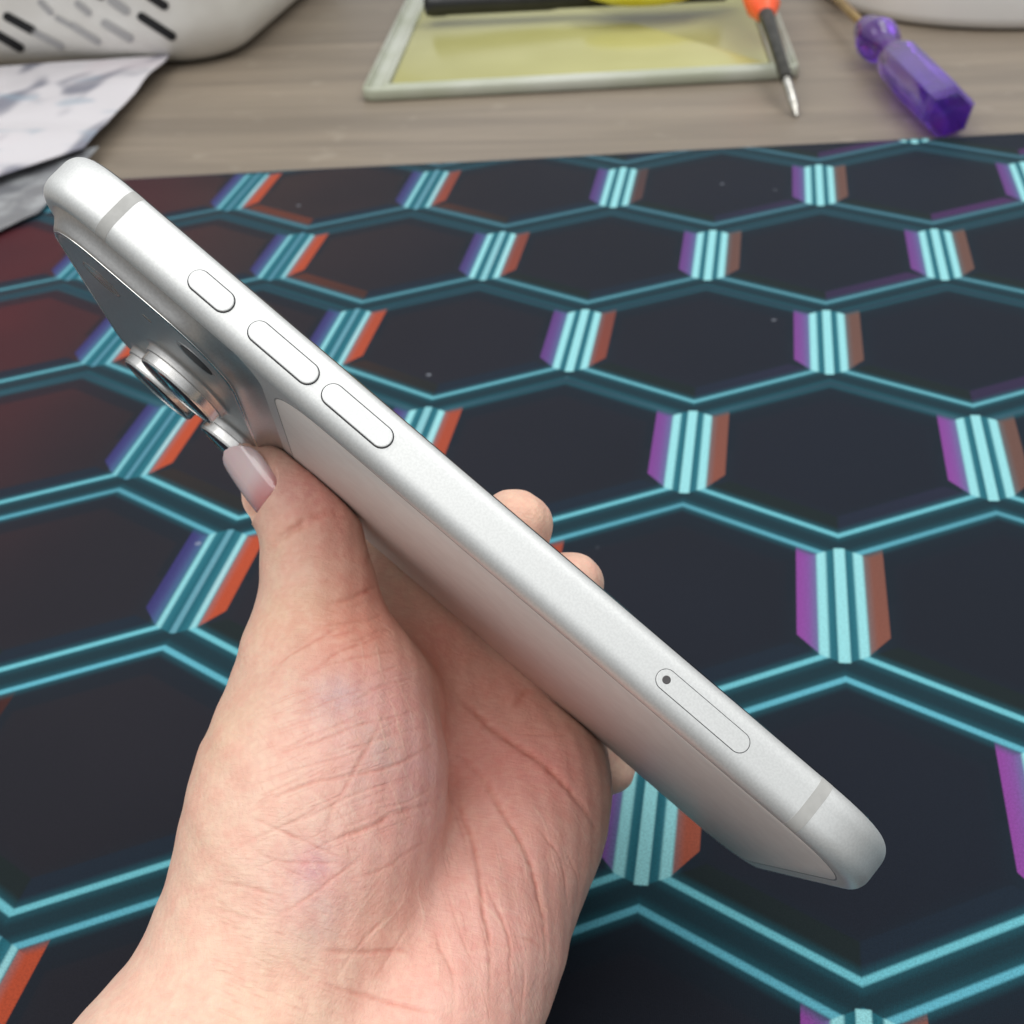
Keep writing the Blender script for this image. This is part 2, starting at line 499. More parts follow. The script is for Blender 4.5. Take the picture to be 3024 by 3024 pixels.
# antenna bands wrap the side
for x0 in (-LX + 15.9, LX - 15.9):
    loops = []
    for dx in (-1.0, 1.0):
        l = []
        for i in range(41):
            a = math.radians(-90 + 180 * i / 40)
            y = math.copysign((TY - EH), a) + EH * math.sin(a) if abs(a) > 1e-6 else 0
            l.append(((x0 + dx) * mm, y * 1.003 * mm, (body_inset(y) - 0.028) * mm))
        l += [(l[-1][0], (TY - 0.5) * mm, 2.9 * mm), (l[-1][0], -(TY - 0.5) * mm, 2.9 * mm)]
        loops.append(l)
    V, F = loft(loops)
    mesh_obj('antenna_band', V, F, bandm_, phone, flat_angle=40)


def stadium(cx, L, w_, z, n=16):
    r = w_ / 2; P = []
    for s in (1, -1):
        for i in range(n + 1):
            a = math.radians(-90 + 180 * i / n)
            P.append(((cx + s * (L / 2 - r) + s * r * math.cos(a)) * mm, s * r * math.sin(a) * mm, z * mm))
    return P


for cx, L in ((-47.45, 7.8), (-33.45, 12.5), (-19.2, 12.5)):
    w_ = 3.2
    lp = [stadium(cx, L + .38, w_ + .38, 0.3), stadium(cx, L + .38, w_ + .38, -0.012), stadium(cx, L + 0.02, w_ + .02, -0.012), stadium(cx, L + 0.02, w_ + .02, 0.3)]
    V, F = loft(lp, False, False)
    o = mesh_obj('side_button', *loft([stadium(cx, L, w_, 0.25), stadium(cx, L, w_, -0.30), stadium(cx, L - .10, w_ - .10, -0.40), stadium(cx, L - .35, w_ - .35, -0.43)]), keym, phone, flat_angle=12)
    mesh_obj('button_gap', V, F, gapm, o, smooth=False)
cx, L, w_ = 45.7, 16.4, 2.95
lp = [stadium(cx, L + .20, w_ + .20, 0.3), stadium(cx, L + .20, w_ + .20, -0.008), stadium(cx, L, w_, -0.008), stadium(cx, L, w_, 0.3)]
V, F = loft(lp, False, False)
o = mesh_obj('sim_tray', *loft([stadium(cx, L, w_, 0.25), stadium(cx, L, w_, -0.02), stadium(cx, L - .06, w_ - .06, -0.04)]), alu, phone, flat_angle=20)
mesh_obj('tray_gap', V, F, gapm, o, smooth=False)
V, F = lathe([(0.62, -0.043), (0.62, -0.055), (0.50, -0.055), (0.42, -0.05), (0.30, -0.046), (0.05, -0.045)], 24)
holem = mat_new('pin_hole_dark', (0.09, 0.085, 0.085), 0.4, 0.5)
mesh_obj('pin_hole', [((cx - L / 2 + 1.5) * mm + x * mm, y * mm, z * mm) for x, y, z in V], F, holem, o, smooth=True)

# ================================================================== HAND
def cpt(px, py, d): return np.array([(px - 1512) / FP * d, (py - 1512) / FP * d, d])
def lpt(x, y, z): return PR @ np.array([x, y, z], float) + PT


palm_chains = [
    # pinky, ring, middle, index metacarpals running to the finger roots beyond the phone's far edge
    [(cpt(1150, 3300, 222), 16), (cpt(1265, 3024, 232), 14.6), (cpt(1390, 2780, 244), 13.6), (cpt(1510, 2520, 260), 12.8), (cpt(1585, 2350, 272), 11.6), (lpt(36, 5.5, 90), 10.5)],
    [(cpt(1050, 3300, 228), 18), (cpt(1110, 3024, 240), 16.5), (cpt(1240, 2700, 256), 14.5), (cpt(1390, 2370, 274), 12.5), (lpt(20, 6.0, 90.5), 11)],
    [(cpt(850, 3300, 230), 18), (cpt(950, 2900, 248), 16.5), (cpt(1110, 2500, 265), 14), (cpt(1240, 2200, 280), 12), (lpt(2, 6.0, 90.5), 11)],
    [(cpt(750, 3000, 240), 18), (cpt(900, 2600, 258), 15), (cpt(1040, 2200, 274), 12.5), (cpt(1150, 1960, 284), 11), (lpt(-15, 6.0, 89.5), 10)],
]
thenar_chains = [
    [(cpt(330, 3620, 214), 24), (cpt(600, 3300, 224), 23), (cpt(790, 2990, 232), 20), (cpt(880, 2720, 236), 19.6), (cpt(925, 2450, 240), 19.2), (cpt(965, 2240, 246), 18.6), (cpt(978, 2060, 251), 14.2), (cpt(940, 1900, 254), 9.8), (cpt(940, 1740, 256), 9.2)],
    [(cpt(620, 3560, 215), 26), (cpt(800, 3230, 228), 22), (cpt(910, 3000, 236), 18), (cpt(960, 2700, 242), 16)],
    [(cpt(990, 2060, 252), 13.0), (cpt(1110, 2100, 262), 9.5), (cpt(1170, 1990, 276), 9)],
]
thumb_chain = [(cpt(940, 1740, 256), 9.3), (cpt(928, 1660, 257), 8.1), (cpt(925, 1585, 258), 7.5), (cpt(890, 1505, 259.5), 6.9), (cpt(832, 1440, 261), 6.3), (cpt(788, 1388, 262.5), 5.5), (cpt(756, 1362, 263.5), 4.4)]
finger_chains = [
    [(lpt(-15, 6, 89.5), 9), (lpt(-13, -5, 88), 7.8), (lpt(-12, -10.5, 81), 6.6), (lpt(-11, -9.5, 71), 5.4)],
    [(lpt(2, 6, 90.5), 10), (lpt(3, -6, 89), 8.4), (lpt(4, -13, 78), 7.0), (lpt(5, -11.5, 60), 6.4), (lpt(6.4, -9.9, 38), 5.8), (lpt(6.6, -9.5, 35), 5.2)],
    [(lpt(20, 6, 90.5), 10), (lpt(20, -6, 89), 8.2), (lpt(20.2, -12, 78), 6.8), (lpt(20, -10.8, 60), 6.0), (lpt(19.8, -8.9, 42), 5.3), (lpt(19.8, -8.6, 39), 4.8)],
    [(lpt(36, 5.5, 90), 9.0), (cpt(1798, 2272, 291), 4.6), (lpt(35.5, -5, 88), 7.2), (lpt(34, -9.5, 81), 6.0), (lpt(32, -9, 72), 5.0)],
]
GH = 1.25
allp = np.array([p - r for ch in palm_chains + thenar_chains + [thumb_chain] + finger_chains for p, r in ch] +
                [p + r for ch in palm_chains + thenar_chains + [thumb_chain] + finger_chains for p, r in ch])
lo = allp.min(0) - 6; hi = allp.max(0) + 6
dims = np.ceil((hi - lo) / GH).astype(int)
gx, gy, gz = [np.arange(n, dtype=np.float32) * GH + l for n, l in zip(dims, lo)]


def chain_field(F, ch, k, pad=14):
    for (a, ra), (b_, rb) in zip(ch[:-1], ch[1:]):
        mnv = np.minimum(a - ra, b_ - rb) - pad; mxv = np.maximum(a + ra, b_ + rb) + pad
        i0 = np.maximum(((mnv - lo) / GH).astype(int), 0); i1 = np.minimum(((mxv - lo) / GH).astype(int) + 1, dims)
        sl = tuple(slice(p, q) for p, q in zip(i0, i1))
        X_ = gx[sl[0]][:, None, None]; Y_ = gy[sl[1]][None, :, None]; Z_ = gz[sl[2]][None, None, :]
        d = (b_ - a).astype(np.float32); L2 = float(d @ d)
        t = ((X_ - a[0]) * d[0] + (Y_ - a[1]) * d[1] + (Z_ - a[2]) * d[2]) / L2
        t = np.clip(t, 0, 1)
        D = np.sqrt((X_ - a[0] - t * d[0]) ** 2 + (Y_ - a[1] - t * d[1]) ** 2 + (Z_ - a[2] - t * d[2]) ** 2) - (ra + (rb - ra) * t)
        F[sl] = smin(F[sl], D.astype(np.float32), k)
    return F


def smin(a, b_, k):
    hh = np.maximum(k - np.abs(a - b_), 0) / k
    return np.minimum(a, b_) - hh * hh * k * 0.25


def field(chains, k):
    F = np.full(dims, 40, np.float32)
    for c_ in chains: chain_field(F, c_, k)
    return F


Fp = field(palm_chains, 11)
Ft = field(thenar_chains, 9)
Fh = smin(Fp, Ft, 3.5)
Fh = smin(Fh, field([thumb_chain], 5), 3.0)
for fc in finger_chains:
    Fh = smin(Fh, field([fc], 3), 2.2)
# the phone presses into the flesh
X_, Y_, Z_ = np.meshgrid(gx, gy, gz, indexing='ij')
Q = (np.stack([X_, Y_, Z_], -1) - PT.astype(np.float32)) @ PR.astype(np.float32)
del X_, Y_, Z_
qx = np.abs(Q[..., 0]) - (LX - 3); qy = np.abs(Q[..., 1]) - (TY - 2.6); qz = np.abs(Q[..., 2] - WZ / 2) - (WZ / 2 - 2.6)
box = np.sqrt(np.maximum(qx, 0) ** 2 + np.maximum(qy, 0) ** 2 + np.maximum(qz, 0) ** 2) + np.minimum(np.maximum(qx, np.maximum(qy, qz)), 0) - 2.6
# the camera step as well
sx = np.abs(Q[..., 0] + 57.6) - 18.5; sy = np.abs(Q[..., 1] - 3) - 4.0; sz = np.abs(Q[..., 2] - 39) - 34.5
step = np.maximum(sx, np.maximum(sy, sz))
box = np.minimum(box, step)
del Q, qx, qy, qz, sx, sy, sz, step
Fh = -smin(-Fh, box - 0.04, 0.8)
del Fp, Ft, box


def surface_nets(F, o, h_):
    s = F < 0
    nx, ny, nz_ = F.shape
    c = (slice(0, -1), slice(1, None))
    cnt = np.zeros((nx - 1, ny - 1, nz_ - 1), np.int8)
    for i in c:
        for j in c:
            for k_ in c: cnt += s[i, j, k_]
    act = (cnt > 0) & (cnt < 8)
    idx = np.argwhere(act)
    ids = np.full(act.shape, -1, np.int64); ids[act] = np.arange(len(idx))
    acc = np.zeros((len(idx), 3)); num = np.zeros(len(idx))
    cor = [(i, j, k_) for i in (0, 1) for j in (0, 1) for k_ in (0, 1)]
    for a in cor:
        for ax in range(3):
            if a[ax]: continue
            b_ = list(a); b_[ax] = 1
            fa = F[idx[:, 0] + a[0], idx[:, 1] + a[1], idx[:, 2] + a[2]]; fb = F[idx[:, 0] + b_[0], idx[:, 1] + b_[1], idx[:, 2] + b_[2]]
            m = (fa < 0) != (fb < 0)
            t = np.where(m, fa / np.where(m, fa - fb, 1), 0)
            p = np.array(a, float)[None, :].repeat(len(idx), 0); p[:, ax] += t
            acc += np.where(m[:, None], p, 0); num += m
    V = (idx + acc / num[:, None]) * h_ + o
    Q_ = []
    for ax in range(3):
        o1, o2 = [(1, 2), (2, 0), (0, 1)][ax]
        sl0 = [slice(None)] * 3; sl1 = [slice(None)] * 3
        sl0[ax] = slice(0, -1); sl1[ax] = slice(1, None)
        for q in (o1, o2): sl0[q] = slice(1, -1); sl1[q] = slice(1, -1)
        d = s[tuple(sl0)].astype(np.int8) - s[tuple(sl1)].astype(np.int8)
        e = np.argwhere(d != 0); sg = d[tuple(e.T)]
        e = e.copy(); e[:, o1] += 1; e[:, o2] += 1
        def cell(da, db):
            q = e.copy(); q[:, o1] -= da; q[:, o2] -= db; return ids[tuple(q.T)]
        quad = np.stack([cell(1, 1), cell(0, 1), cell(0, 0), cell(1, 0)], 1)
        quad[sg < 0] = quad[sg < 0][:, ::-1]
        Q_.append(quad)
    return V, np.concatenate(Q_)


HV, HF = surface_nets(Fh, lo.astype(float), GH)
del Fh


def to_world(v): return CC + (np.asarray(v) * 1e-3) @ CR


me = bpy.data.meshes.new('hand')
WV = to_world(HV)
me.vertices.add(len(WV)); me.vertices.foreach_set('co', WV.astype(np.float32).ravel())
me.loops.add(len(HF) * 4); me.loops.foreach_set('vertex_index', HF.astype(np.int32).ravel())
me.polygons.add(len(HF)); me.polygons.foreach_set('loop_start', np.arange(0, len(HF) * 4, 4, dtype=np.int32))
me.update(calc_edges=True); me.validate()
tmp = bpy.data.objects.new('tmp', me); COL.objects.link(tmp)
md = tmp.modifiers.new('s', 'SMOOTH'); md.factor = 0.5; md.iterations = 2
md = tmp.modifiers.new('d', 'SUBSURF'); md.levels = 3; md.render_levels = 3
dg = bpy.context.evaluated_depsgraph_get()
hm = bpy.data.meshes.new_from_object(tmp.evaluated_get(dg), depsgraph=dg)
bpy.data.objects.remove(tmp)
nv = len(hm.vertices)
co = np.zeros(nv * 3, np.float32); hm.vertices.foreach_get('co', co); co = co.reshape(-1, 3)
no = np.zeros(nv * 3, np.float32); hm.vertices.foreach_get('normal', no); no = no.reshape(-1, 3)
if ((co - co.mean(0)) * no).sum() < 0: hm.flip_normals(); no = -no
bvh = BVHTree.FromPolygons([tuple(v) for v in WV.tolist()], [tuple(f) for f in HF.tolist()])
kd = KDTree(nv)
for i, p in enumerate(co.tolist()): kd.insert(p, i)
kd.balance()
CCv = Vector(CC.tolist())


def on_skin(px, py):
    d = Vector(ray(px, py).tolist()).normalized()
    hit = bvh.ray_cast(CCv, d)
    return hit[0]


f5 = lambda x, y: (600 + x / 1.486, 1200 + y / 1.486)
f7 = lambda x, y: (200 + x / 1.486, 1800 + y / 1.486)
f8 = lambda x, y: (1000 + x / 1.719, 1900 + y / 1.719)
# (mapping, points, width mm, depth mm, tint strength, kind) kind 0 = furrow, 1 = pale ridge
CRS = [
    (f7, [(780, 890), (900, 830), (1080, 760), (1290, 720), (1420, 690), (1560, 620), (1640, 570)], .42, .16, .8, 0),
    (f7, [(700, 1080), (850, 990), (1000, 930), (1100, 890), (1280, 800), (1400, 770), (1560, 730)], .34, .10, .5, 0),
    (f7, [(1080, 1060), (1200, 1000), (1340, 950), (1430, 900), (1560, 860), (1640, 820)], .55, .20, .9, 0),
    (f7, [(800, 680), (960, 620), (1150, 560), (1300, 500), (1450, 470), (1620, 400)], .36, .12, .6, 0),
    (f7, [(880, 1370), (1000, 1300), (1090, 1240), (1180, 1170), (1260, 1110), (1340, 1050)], .36, .13, .8, 0),
    (f7, [(780, 900), (890, 950), (1000, 1000), (1130, 1060), (1250, 1110)], .34, .12, .7, 0),
    (f7, [(1135, 1010), (1148, 920), (1165, 870), (1220, 780), (1290, 650), (1340, 560), (1390, 450), (1400, 330)], .5, .12, .7, 0),
    (f7, [(800, 1040), (880, 1090), (980, 1110), (1080, 1112), (1180, 1115), (1260, 1125)], .34, .12, .6, 0),
    (f7, [(1220, 1190), (1380, 1140), (1500, 1060), (1620, 1000)], .4, .12, .6, 0),
    (f7, [(1080, 1495), (1250, 1505), (1400, 1497), (1530, 1505)], .5, .2, .9, 0),
    (f7, [(1010, 1610), (1200, 1670), (1330, 1700), (1450, 1730), (1560, 1760), (1660, 1765)], .5, .2, .8, 0),
    (f7, [(640, 1190), (760, 1210), (860, 1240), (980, 1270)], .4, .14, .6, 0),
    (f7, [(600, 1290), (760, 1350), (900, 1400)], .5, .10, .4, 0),
    (f7, [(980, 310), (1090, 260), (1180, 190), (1300, 150), (1410, 90)], .45, .16, .8, 0),
    (f7, [(1040, 300), (1140, 240), (1230, 220), (1400, 190), (1500, 160)], .4, .14, .6, 0),
    (f7, [(960, 470), (1100, 420), (1230, 370), (1350, 340)], .34, .12, .6, 0),
    (f7, [(1200, 430), (1400, 330), (1590, 290)], .34, .10, .5, 0),
    (f7, [(1080, 660), (1280, 600), (1420, 550), (1640, 500)], .36, .13, .6, 0),
    (f7, [(900, 250), (1000, 180), (1150, 100), (1260, 40)], .5, .18, .8, 0),
    (f7, [(860, 640), (1000, 590), (1100, 540), (1230, 490), (1320, 460)], .3, .1, .5, 0),
    (f7, [(840, 760), (1000, 700), (1200, 650), (1330, 600)], .3, .1, .5, 0),
    (f7, [(870, 540), (1000, 500), (1200, 440)], .3, .08, .4, 0),
    (f7, [(820, 830), (960, 770), (1110, 700)], .3, .08, .5, 0),
    (f7, [(960, 960), (1060, 890), (1150, 840)], .34, .1, .5, 0),
    (f7, [(1240, 960), (1200, 900), (1140, 830), (1100, 790)], .26, .08, .4, 0),
    (f7, [(1250, 1110), (1225, 1030), (1215, 960)], .26, .08, .4, 0),
    (f7, [(1390, 870), (1500, 840), (1640, 760)], .3, .1, .5, 0),
    (f7, [(900, 1100), (1000, 1160), (1100, 1200)], .26, .06, .3, 0),
    (f7, [(1160, 1640), (1260, 1500), (1350, 1400), (1420, 1330)], .34, .1, .4, 0),
    (f7, [(1350, 1620), (1400, 1540), (1470, 1420), (1520, 1330)], .34, .1, .4, 0),
    (f7, [(1180, 1480), (1290, 1310), (1380, 1190)], .26, .05, .6, 1),
    (f7, [(1310, 1460), (1430, 1340), (1500, 1230)], .26, .05, .6, 1),
    (f7, [(1560, 1120), (1540, 1250), (1560, 1380), (1480, 1500)], .3, .05, .6, 1),
    (f7, [(1340, 390), (1390, 560), (1420, 690)], .24, .04, .8, 1),
    (f7, [(1400, 340), (1450, 500), (1500, 700)], .24, .04, .8, 1),
    (f7, [(1440, 300), (1500, 430), (1530, 560)], .22, .04, .6, 1),
    (f7, [(1530, 370), (1580, 480), (1600, 620)], .24, .04, .7, 1),
    (f7, [(1280, 130), (1300, 230), (1295, 320)], .22, .04, .6, 1),
    (f7, [(1350, 130), (1370, 250), (1400, 330)], .22, .04, .6, 1),
    (f7, [(1450, 640), (1500, 760), (1540, 850)], .24, .04, .7, 1),
    (f7, [(1400, 700), (1440, 820), (1490, 940)], .24, .04, .5, 1),
    (f7, [(1290, 1280), (1340, 1200), (1400, 1120)], .24, .04, .5, 1),
    (f7, [(840, 600), (960, 640), (1040, 700)], .2, .04, .3, 1),
    # palm
    (f8, [(575, 190), (620, 280), (700, 350), (780, 430), (900, 510), (1000, 580), (1100, 660), (1190, 760), (1270, 870), (1330, 980)], 1.1, .55, 1.0, 0),
    (f8, [(590, 540), (650, 600), (740, 700), (830, 850), (900, 960), (960, 1080), (1010, 1220), (1040, 1400), (1050, 1560), (1045, 1780)], .8, .40, .9, 0),
    (f8, [(585, 600), (605, 760), (625, 870), (680, 1000), (710, 1150), (735, 1350), (765, 1500), (770, 1700), (765, 1930)], .6, .35, .9, 0),
    (f8, [(690, 1080), (760, 1250), (830, 1400), (870, 1540), (870, 1700), (900, 1850)], .5, .18, .6, 0),
    (f8, [(970, 880), (1060, 1000), (1130, 1100), (1160, 1250), (1180, 1400)], .5, .16, .5, 0),
    (f8, [(1150, 1050), (1210, 1180), (1230, 1330)], .4, .10, .4, 0),
    (f8, [(480, 1440), (520, 1550), (580, 1680), (590, 1930)], .5, .18, .5, 0),
    (f8, [(540, 1230), (590, 1380), (640, 1520), (700, 1640)], .34, .1, .4, 0),
    (f8, [(850, 1470), (950, 1500), (1030, 1540)], .4, .14, .6, 0),
    (f8, [(970, 215), (930, 270), (880, 340)], .8, .35, .8, 0),
    (f8, [(1230, 440), (1120, 470), (1000, 460), (880, 450)], .5, .10, .3, 0),
    (f8, [(930, 1600), (945, 1750), (930, 1900)], .4, .12, .4, 0),
    (f8, [(980, 810), (1030, 890), (1070, 980)], .26, .05, .7, 1),
    (f8, [(820, 900), (900, 990), (960, 1100)], .3, .05, .6, 1),
    (f8, [(640, 1120), (720, 1290), (800, 1390), (850, 1470)], .28, .05, .6, 1),
    (f8, [(480, 1450), (500, 1600), (505, 1750)], .28, .05, .6, 1),
    (f8, [(520, 1400), (560, 1520), (585, 1640)], .24, .05, .5, 1),
    (f8, [(1160, 800), (1230, 920), (1270, 1040)], .24, .04, .4, 1),
    (f8, [(560, 790), (620, 930), (660, 1080)], .5, .15, .5, 0),
    # thumb
    (f5, [(290, 600), (380, 545), (450, 495), (560, 470), (640, 480)], .9, .50, .8, 0),
    (f5, [(285, 640), (340, 585), (420, 530), (520, 500)], .8, .40, .6, 0),
    (f5, [(520, 870), (620, 850), (720, 810), (770, 790)], .6, .34, .9, 0),
    (f5, [(450, 970), (600, 950), (740, 930), (800, 900)], .5, .18, .7, 0),
    (f5, [(700, 700), (730, 660), (745, 640)], .6, .2, .6, 0),
    (f5, [(560, 1060), (700, 1020), (800, 980), (830, 1000)], .5, .16, .6, 0),
    (f5, [(250, 1230), (330, 1120), (430, 1020), (520, 960)], 1.2, .3, .3, 0),  # broad valley; its shading is partly put into the tint
    (f5, [(560, 900), (640, 880), (740, 860)], .4, .14, .6, 0),
    (f5, [(480, 1010), (600, 1000), (720, 960)], .4, .12, .5, 0),
    (f5, [(380, 690), (480, 660), (600, 650), (690, 670)], .5, .08, .3, 0),
    (f5, [(400, 800), (520, 770), (660, 770)], .5, .08, .3, 0),
]
# fine secondary furrows running the same way over the thumb mound, crossed by short ones
for i in range(110):
    x0 = random.uniform(780, 1380); y0 = random.uniform(420, 1150) - (x0 - 780) * 0.25
    L_ = random.uniform(90, 260); sl_ = random.uniform(-.5, -.28)
    CRS.append((f7, [(x0, y0), (x0 + L_ * .5, y0 + L_ * .5 * sl_ + random.uniform(-8, 8)), (x0 + L_, y0 + L_ * sl_)], .17, .05, .38, 0))
for i in range(130):
    x0 = random.uniform(820, 1600); y0 = random.uniform(350, 1150)
    L_ = random.uniform(40, 110); sl_ = random.uniform(.9, 2.6)
    CRS.append((f7, [(x0, y0), (x0 + L_ / sl_ * .5, y0 + L_ * .5 + random.uniform(-5, 5)), (x0 + L_ / sl_, y0 + L_)], .15, .035, .34, random.choice((0, 0, 1))))
for i in range(60):
    x0 = random.uniform(600, 1200); y0 = random.uniform(1250, 1780)
    L_ = random.uniform(60, 170)
    CRS.append((f7, [(x0, y0), (x0 + L_ * .5, y0 + L_ * .22), (x0 + L_, y0 + L_ * .4)], .18, .05, .3, 0))
for i in range(90):
    x0 = random.uniform(500, 1150); y0 = random.uniform(900, 1800)
    L_ = random.uniform(80, 220)
    CRS.append((f8, [(x0, y0), (x0 + L_ * .16, y0 + L_ * .5), (x0 + L_ * .25, y0 + L_)], .18, .05, .34, random.choice((0, 1))))

disp = np.zeros(nv); red = np.zeros(nv); pale = np.zeros(nv)


def spline(pts, n=12):
    P = [np.array(p, float) for p in pts]; P = [2 * P[0] - P[1]] + P + [2 * P[-1] - P[-2]]; out = []
    for i in range(1, len(P) - 2):
        for t in np.linspace(0, 1, n, endpoint=False):
            a, b_, c_, d = P[i - 1:i + 3]
            out.append(0.5 * (2 * b_ + (c_ - a) * t + (2 * a - 5 * b_ + 4 * c_ - d) * t * t + (3 * b_ - a - 3 * c_ + d) * t ** 3))
    out.append(P[-2]); return out


for fm, pts, wd, dp, tint, kind in CRS:
    q = spline([fm(*p) for p in pts], 10)
    prev = None; acc_d = {}
    ntot = len(q)
    jit = random.random() * 50
    pts3 = []
    for i, (x, y) in enumerate(q):
        jx = 2.4 * noise.noise((x * 0.035, y * 0.035, jit)); jy = 2.4 * noise.noise((x * 0.035, y * 0.035, jit + 9))
        hit = on_skin(x + jx, y + jy)
        e = min(1, 3.2 * min(i + .4, ntot - 1 - i + .4) / ntot) * (0.75 + 0.5 * noise.noise((i * 0.25, jit, 0)))
        pts3.append((hit, e))
    for (a, ea), (b_, eb) in zip(pts3[:-1], pts3[1:]):
        if a is None or b_ is None or (a - b_).length > 0.006: continue
        n_ = max(1, int((a - b_).length / (wd * 0.4e-3)))
        for t in range(n_):
            p = a.lerp(b_, t / n_); e = ea + (eb - ea) * t / n_
            for _, vi, dist in kd.find_range(p, wd * 2.2e-3):
                g_ = math.exp(-(dist * 1e3 / wd) ** 2 * 1.4) * e
                if g_ > acc_d.get(vi, 0): acc_d[vi] = g_
    for vi, g_ in acc_d.items():
        if kind == 0:
            disp[vi] -= g_ * dp; red[vi] = max(red[vi], g_ * tint)
        else:
            disp[vi] += g_ * dp; pale[vi] = max(pale[vi], g_ * tint)

# gentle lumps so that the mound is not a smooth balloon
cm = co * 1000
lump = (0.35 * np.sin(cm[:, 0] * .31 + 1.3 * np.sin(cm[:, 2] * .17)) * np.sin(cm[:, 1] * .27 + cm[:, 2] * .21) +
        0.16 * np.sin(cm[:, 0] * .83 + cm[:, 1] * .55) * np.sin(cm[:, 2] * .77 - cm[:, 0] * .3))
# keep contact areas undisturbed
camv = (co - CC.astype(np.float32)) @ CR.T.astype(np.float32) * 1000
ph = (camv - PT.astype(np.float32)) @ PR.astype(np.float32)
dph = np.maximum(np.maximum(np.abs(ph[:, 0]) - LX, np.abs(ph[:, 1]) - TY), np.abs(ph[:, 2] - WZ / 2) - WZ / 2)
free = np.clip((dph - 0.3) / 3, 0, 1)
disp = disp + lump * free * 0.55
co2 = co + no * (disp * 1e-3)[:, None].astype(np.float32)
hm.vertices.foreach_set('co', co2.ravel())

# skin tone: large soft areas placed on the surface
def fld(cx, cy, rad):
    p = on_skin(cx, cy)
    if p is None: return np.zeros(nv)
    d2 = ((co - np.array(p, np.float32)) ** 2).sum(1)
    return np.exp(-d2 / (rad * 1e-3) ** 2)


A = lambda c_: np.array(lin(c_))
colr = np.tile(A((224, 182, 158)), (nv, 1))
TONES = [  # px, py, radius mm, colour, amount
    (1450, 2250, 17, (234, 164, 150), .9), (1620, 2280, 10, (226, 146, 134), .8), (1500, 2050, 9, (232, 162, 144), .7), (1300, 1900, 9, (222, 150, 132), .8),  # palm pinks under the phone, lightened in colour against its heavy shadow
    (1550, 2550, 16, (230, 166, 152), .8), (1450, 2800, 18, (236, 172, 158), .8), (1250, 2900, 16, (238, 178, 160), .6),
    (1150, 2050, 12, (232, 168, 160), .8), (1230, 2300, 11, (232, 170, 166), .7), (1000, 2200, 11, (234, 180, 168), .5),
    (1050, 1850, 9, (232, 150, 126), .8), (1100, 1760, 7, (226, 148, 128), .7), (980, 1560, 8, (220, 146, 130), .7), (900, 1440, 7, (216, 138, 128), .7),
    (1020, 1480, 6, (210, 128, 118), .8), (830, 1600, 6, (228, 180, 148), .5), (760, 1350, 4, (214, 160, 140), .6),
    (600, 2500, 12, (222, 180, 152), .6), (650, 2150, 12, (224, 178, 146), .7), (820, 1820, 8, (226, 180, 146), .7), (560, 2850, 18, (230, 186, 160), .6),
    (950, 2620, 11, (222, 176, 166), .6), (940, 2700, 5, (196, 164, 160), .6), (1000, 2060, 4, (206, 176, 176), .6), (1130, 2220, 4, (214, 184, 172), .6),
    (1180, 2480, 9, (230, 164, 150), .6), (1120, 2760, 9, (228, 164, 140), .6), (800, 2950, 14, (226, 184, 154), .6), (760, 2350, 10, (232, 186, 162), .5),
    (925, 2560, 3.0, (206, 140, 146), .6), (1540, 1500, 8, (222, 170, 140), .6), (1720, 1700, 8, (216, 164, 140), .6),
]
for cx, cy, rad, cc_, am in TONES:
    wgt = (fld(cx, cy, rad) * am)[:, None]
    colr = colr * (1 - wgt) + A(cc_) * wgt
rc = np.clip(red, 0, 1)[:, None] * 0.62
colr = colr * (1 - rc) + A((196, 108, 88)) * rc
pc = np.clip(pale, 0, 1)[:, None] * 0.55
colr = colr * (1 - pc) + A((246, 216, 188)) * pc
# capillary mottling
mot = (np.sin(cm[:, 0] * 2.1 + 2 * np.sin(cm[:, 1] * 1.3)) * np.sin(cm[:, 1] * 1.9 + 2 * np.sin(cm[:, 2] * 1.1)) * np.sin(cm[:, 2] * 1.7 + cm[:, 0]))
colr = colr * np.array([1.0, 1.055, 1.10])
colr *= (1 + mot[:, None] * np.array([0.02, 0.07, 0.06]))
att = hm.color_attributes.new('skin_tone', 'FLOAT_COLOR', 'POINT')
att.data.foreach_set('color', np.concatenate([np.clip(colr, 0, 1), np.ones((nv, 1))], 1).astype(np.float32).ravel())
for a in [a for a in hm.attributes if a.name == 'sharp_face']: hm.attributes.remove(a)
hm.polygons.foreach_set('use_smooth', np.ones(len(hm.polygons), bool))

skin = mat_new('skin', (0.7, 0.45, 0.36), 0.46, 0, 0.42)
nt = skin.node_tree; E.nt = nt; b = nt.nodes['Principled BSDF']
va = nt.nodes.new('ShaderNodeVertexColor'); va.layer_name = 'skin_tone'
ov = objco(nt)
mo = sstep(E(nz(nt, 260, 3, ov)), 0.36, 0.66)
c = cmix(mo * 0.26, va.outputs[0], lin((226, 148, 132)))
mo2 = sstep(E(nz(nt, 700, 3, ov)), 0.4, 0.7)
c = cmix(mo2 * 0.2, c, lin((246, 208, 184)))
nt.links.new(c, b.inputs['Base Color'])
b.inputs['Subsurface Weight'].default_value = 0.12
b.inputs['Subsurface Radius'].default_value = (1.0, 0.36, 0.2)
b.inputs['Subsurface Scale'].default_value = 0.0030
vor = nt.nodes.new('ShaderNodeTexVoronoi'); vor.feature = 'DISTANCE_TO_EDGE'; vor.inputs['Scale'].default_value = 1500
nt.links.new(objco(nt, (1.0, 0.55, 0.8), (0.3, 0.2, 0.6)), vor.inputs['Vector'])
hgt = sstep(E(vor.outputs[0]), 0.0, 0.12) * 0.45 + E(nz(nt, 3200, 3, ov)) * 0.7 + E(nz(nt, 500, 3, ov)) * 0.8
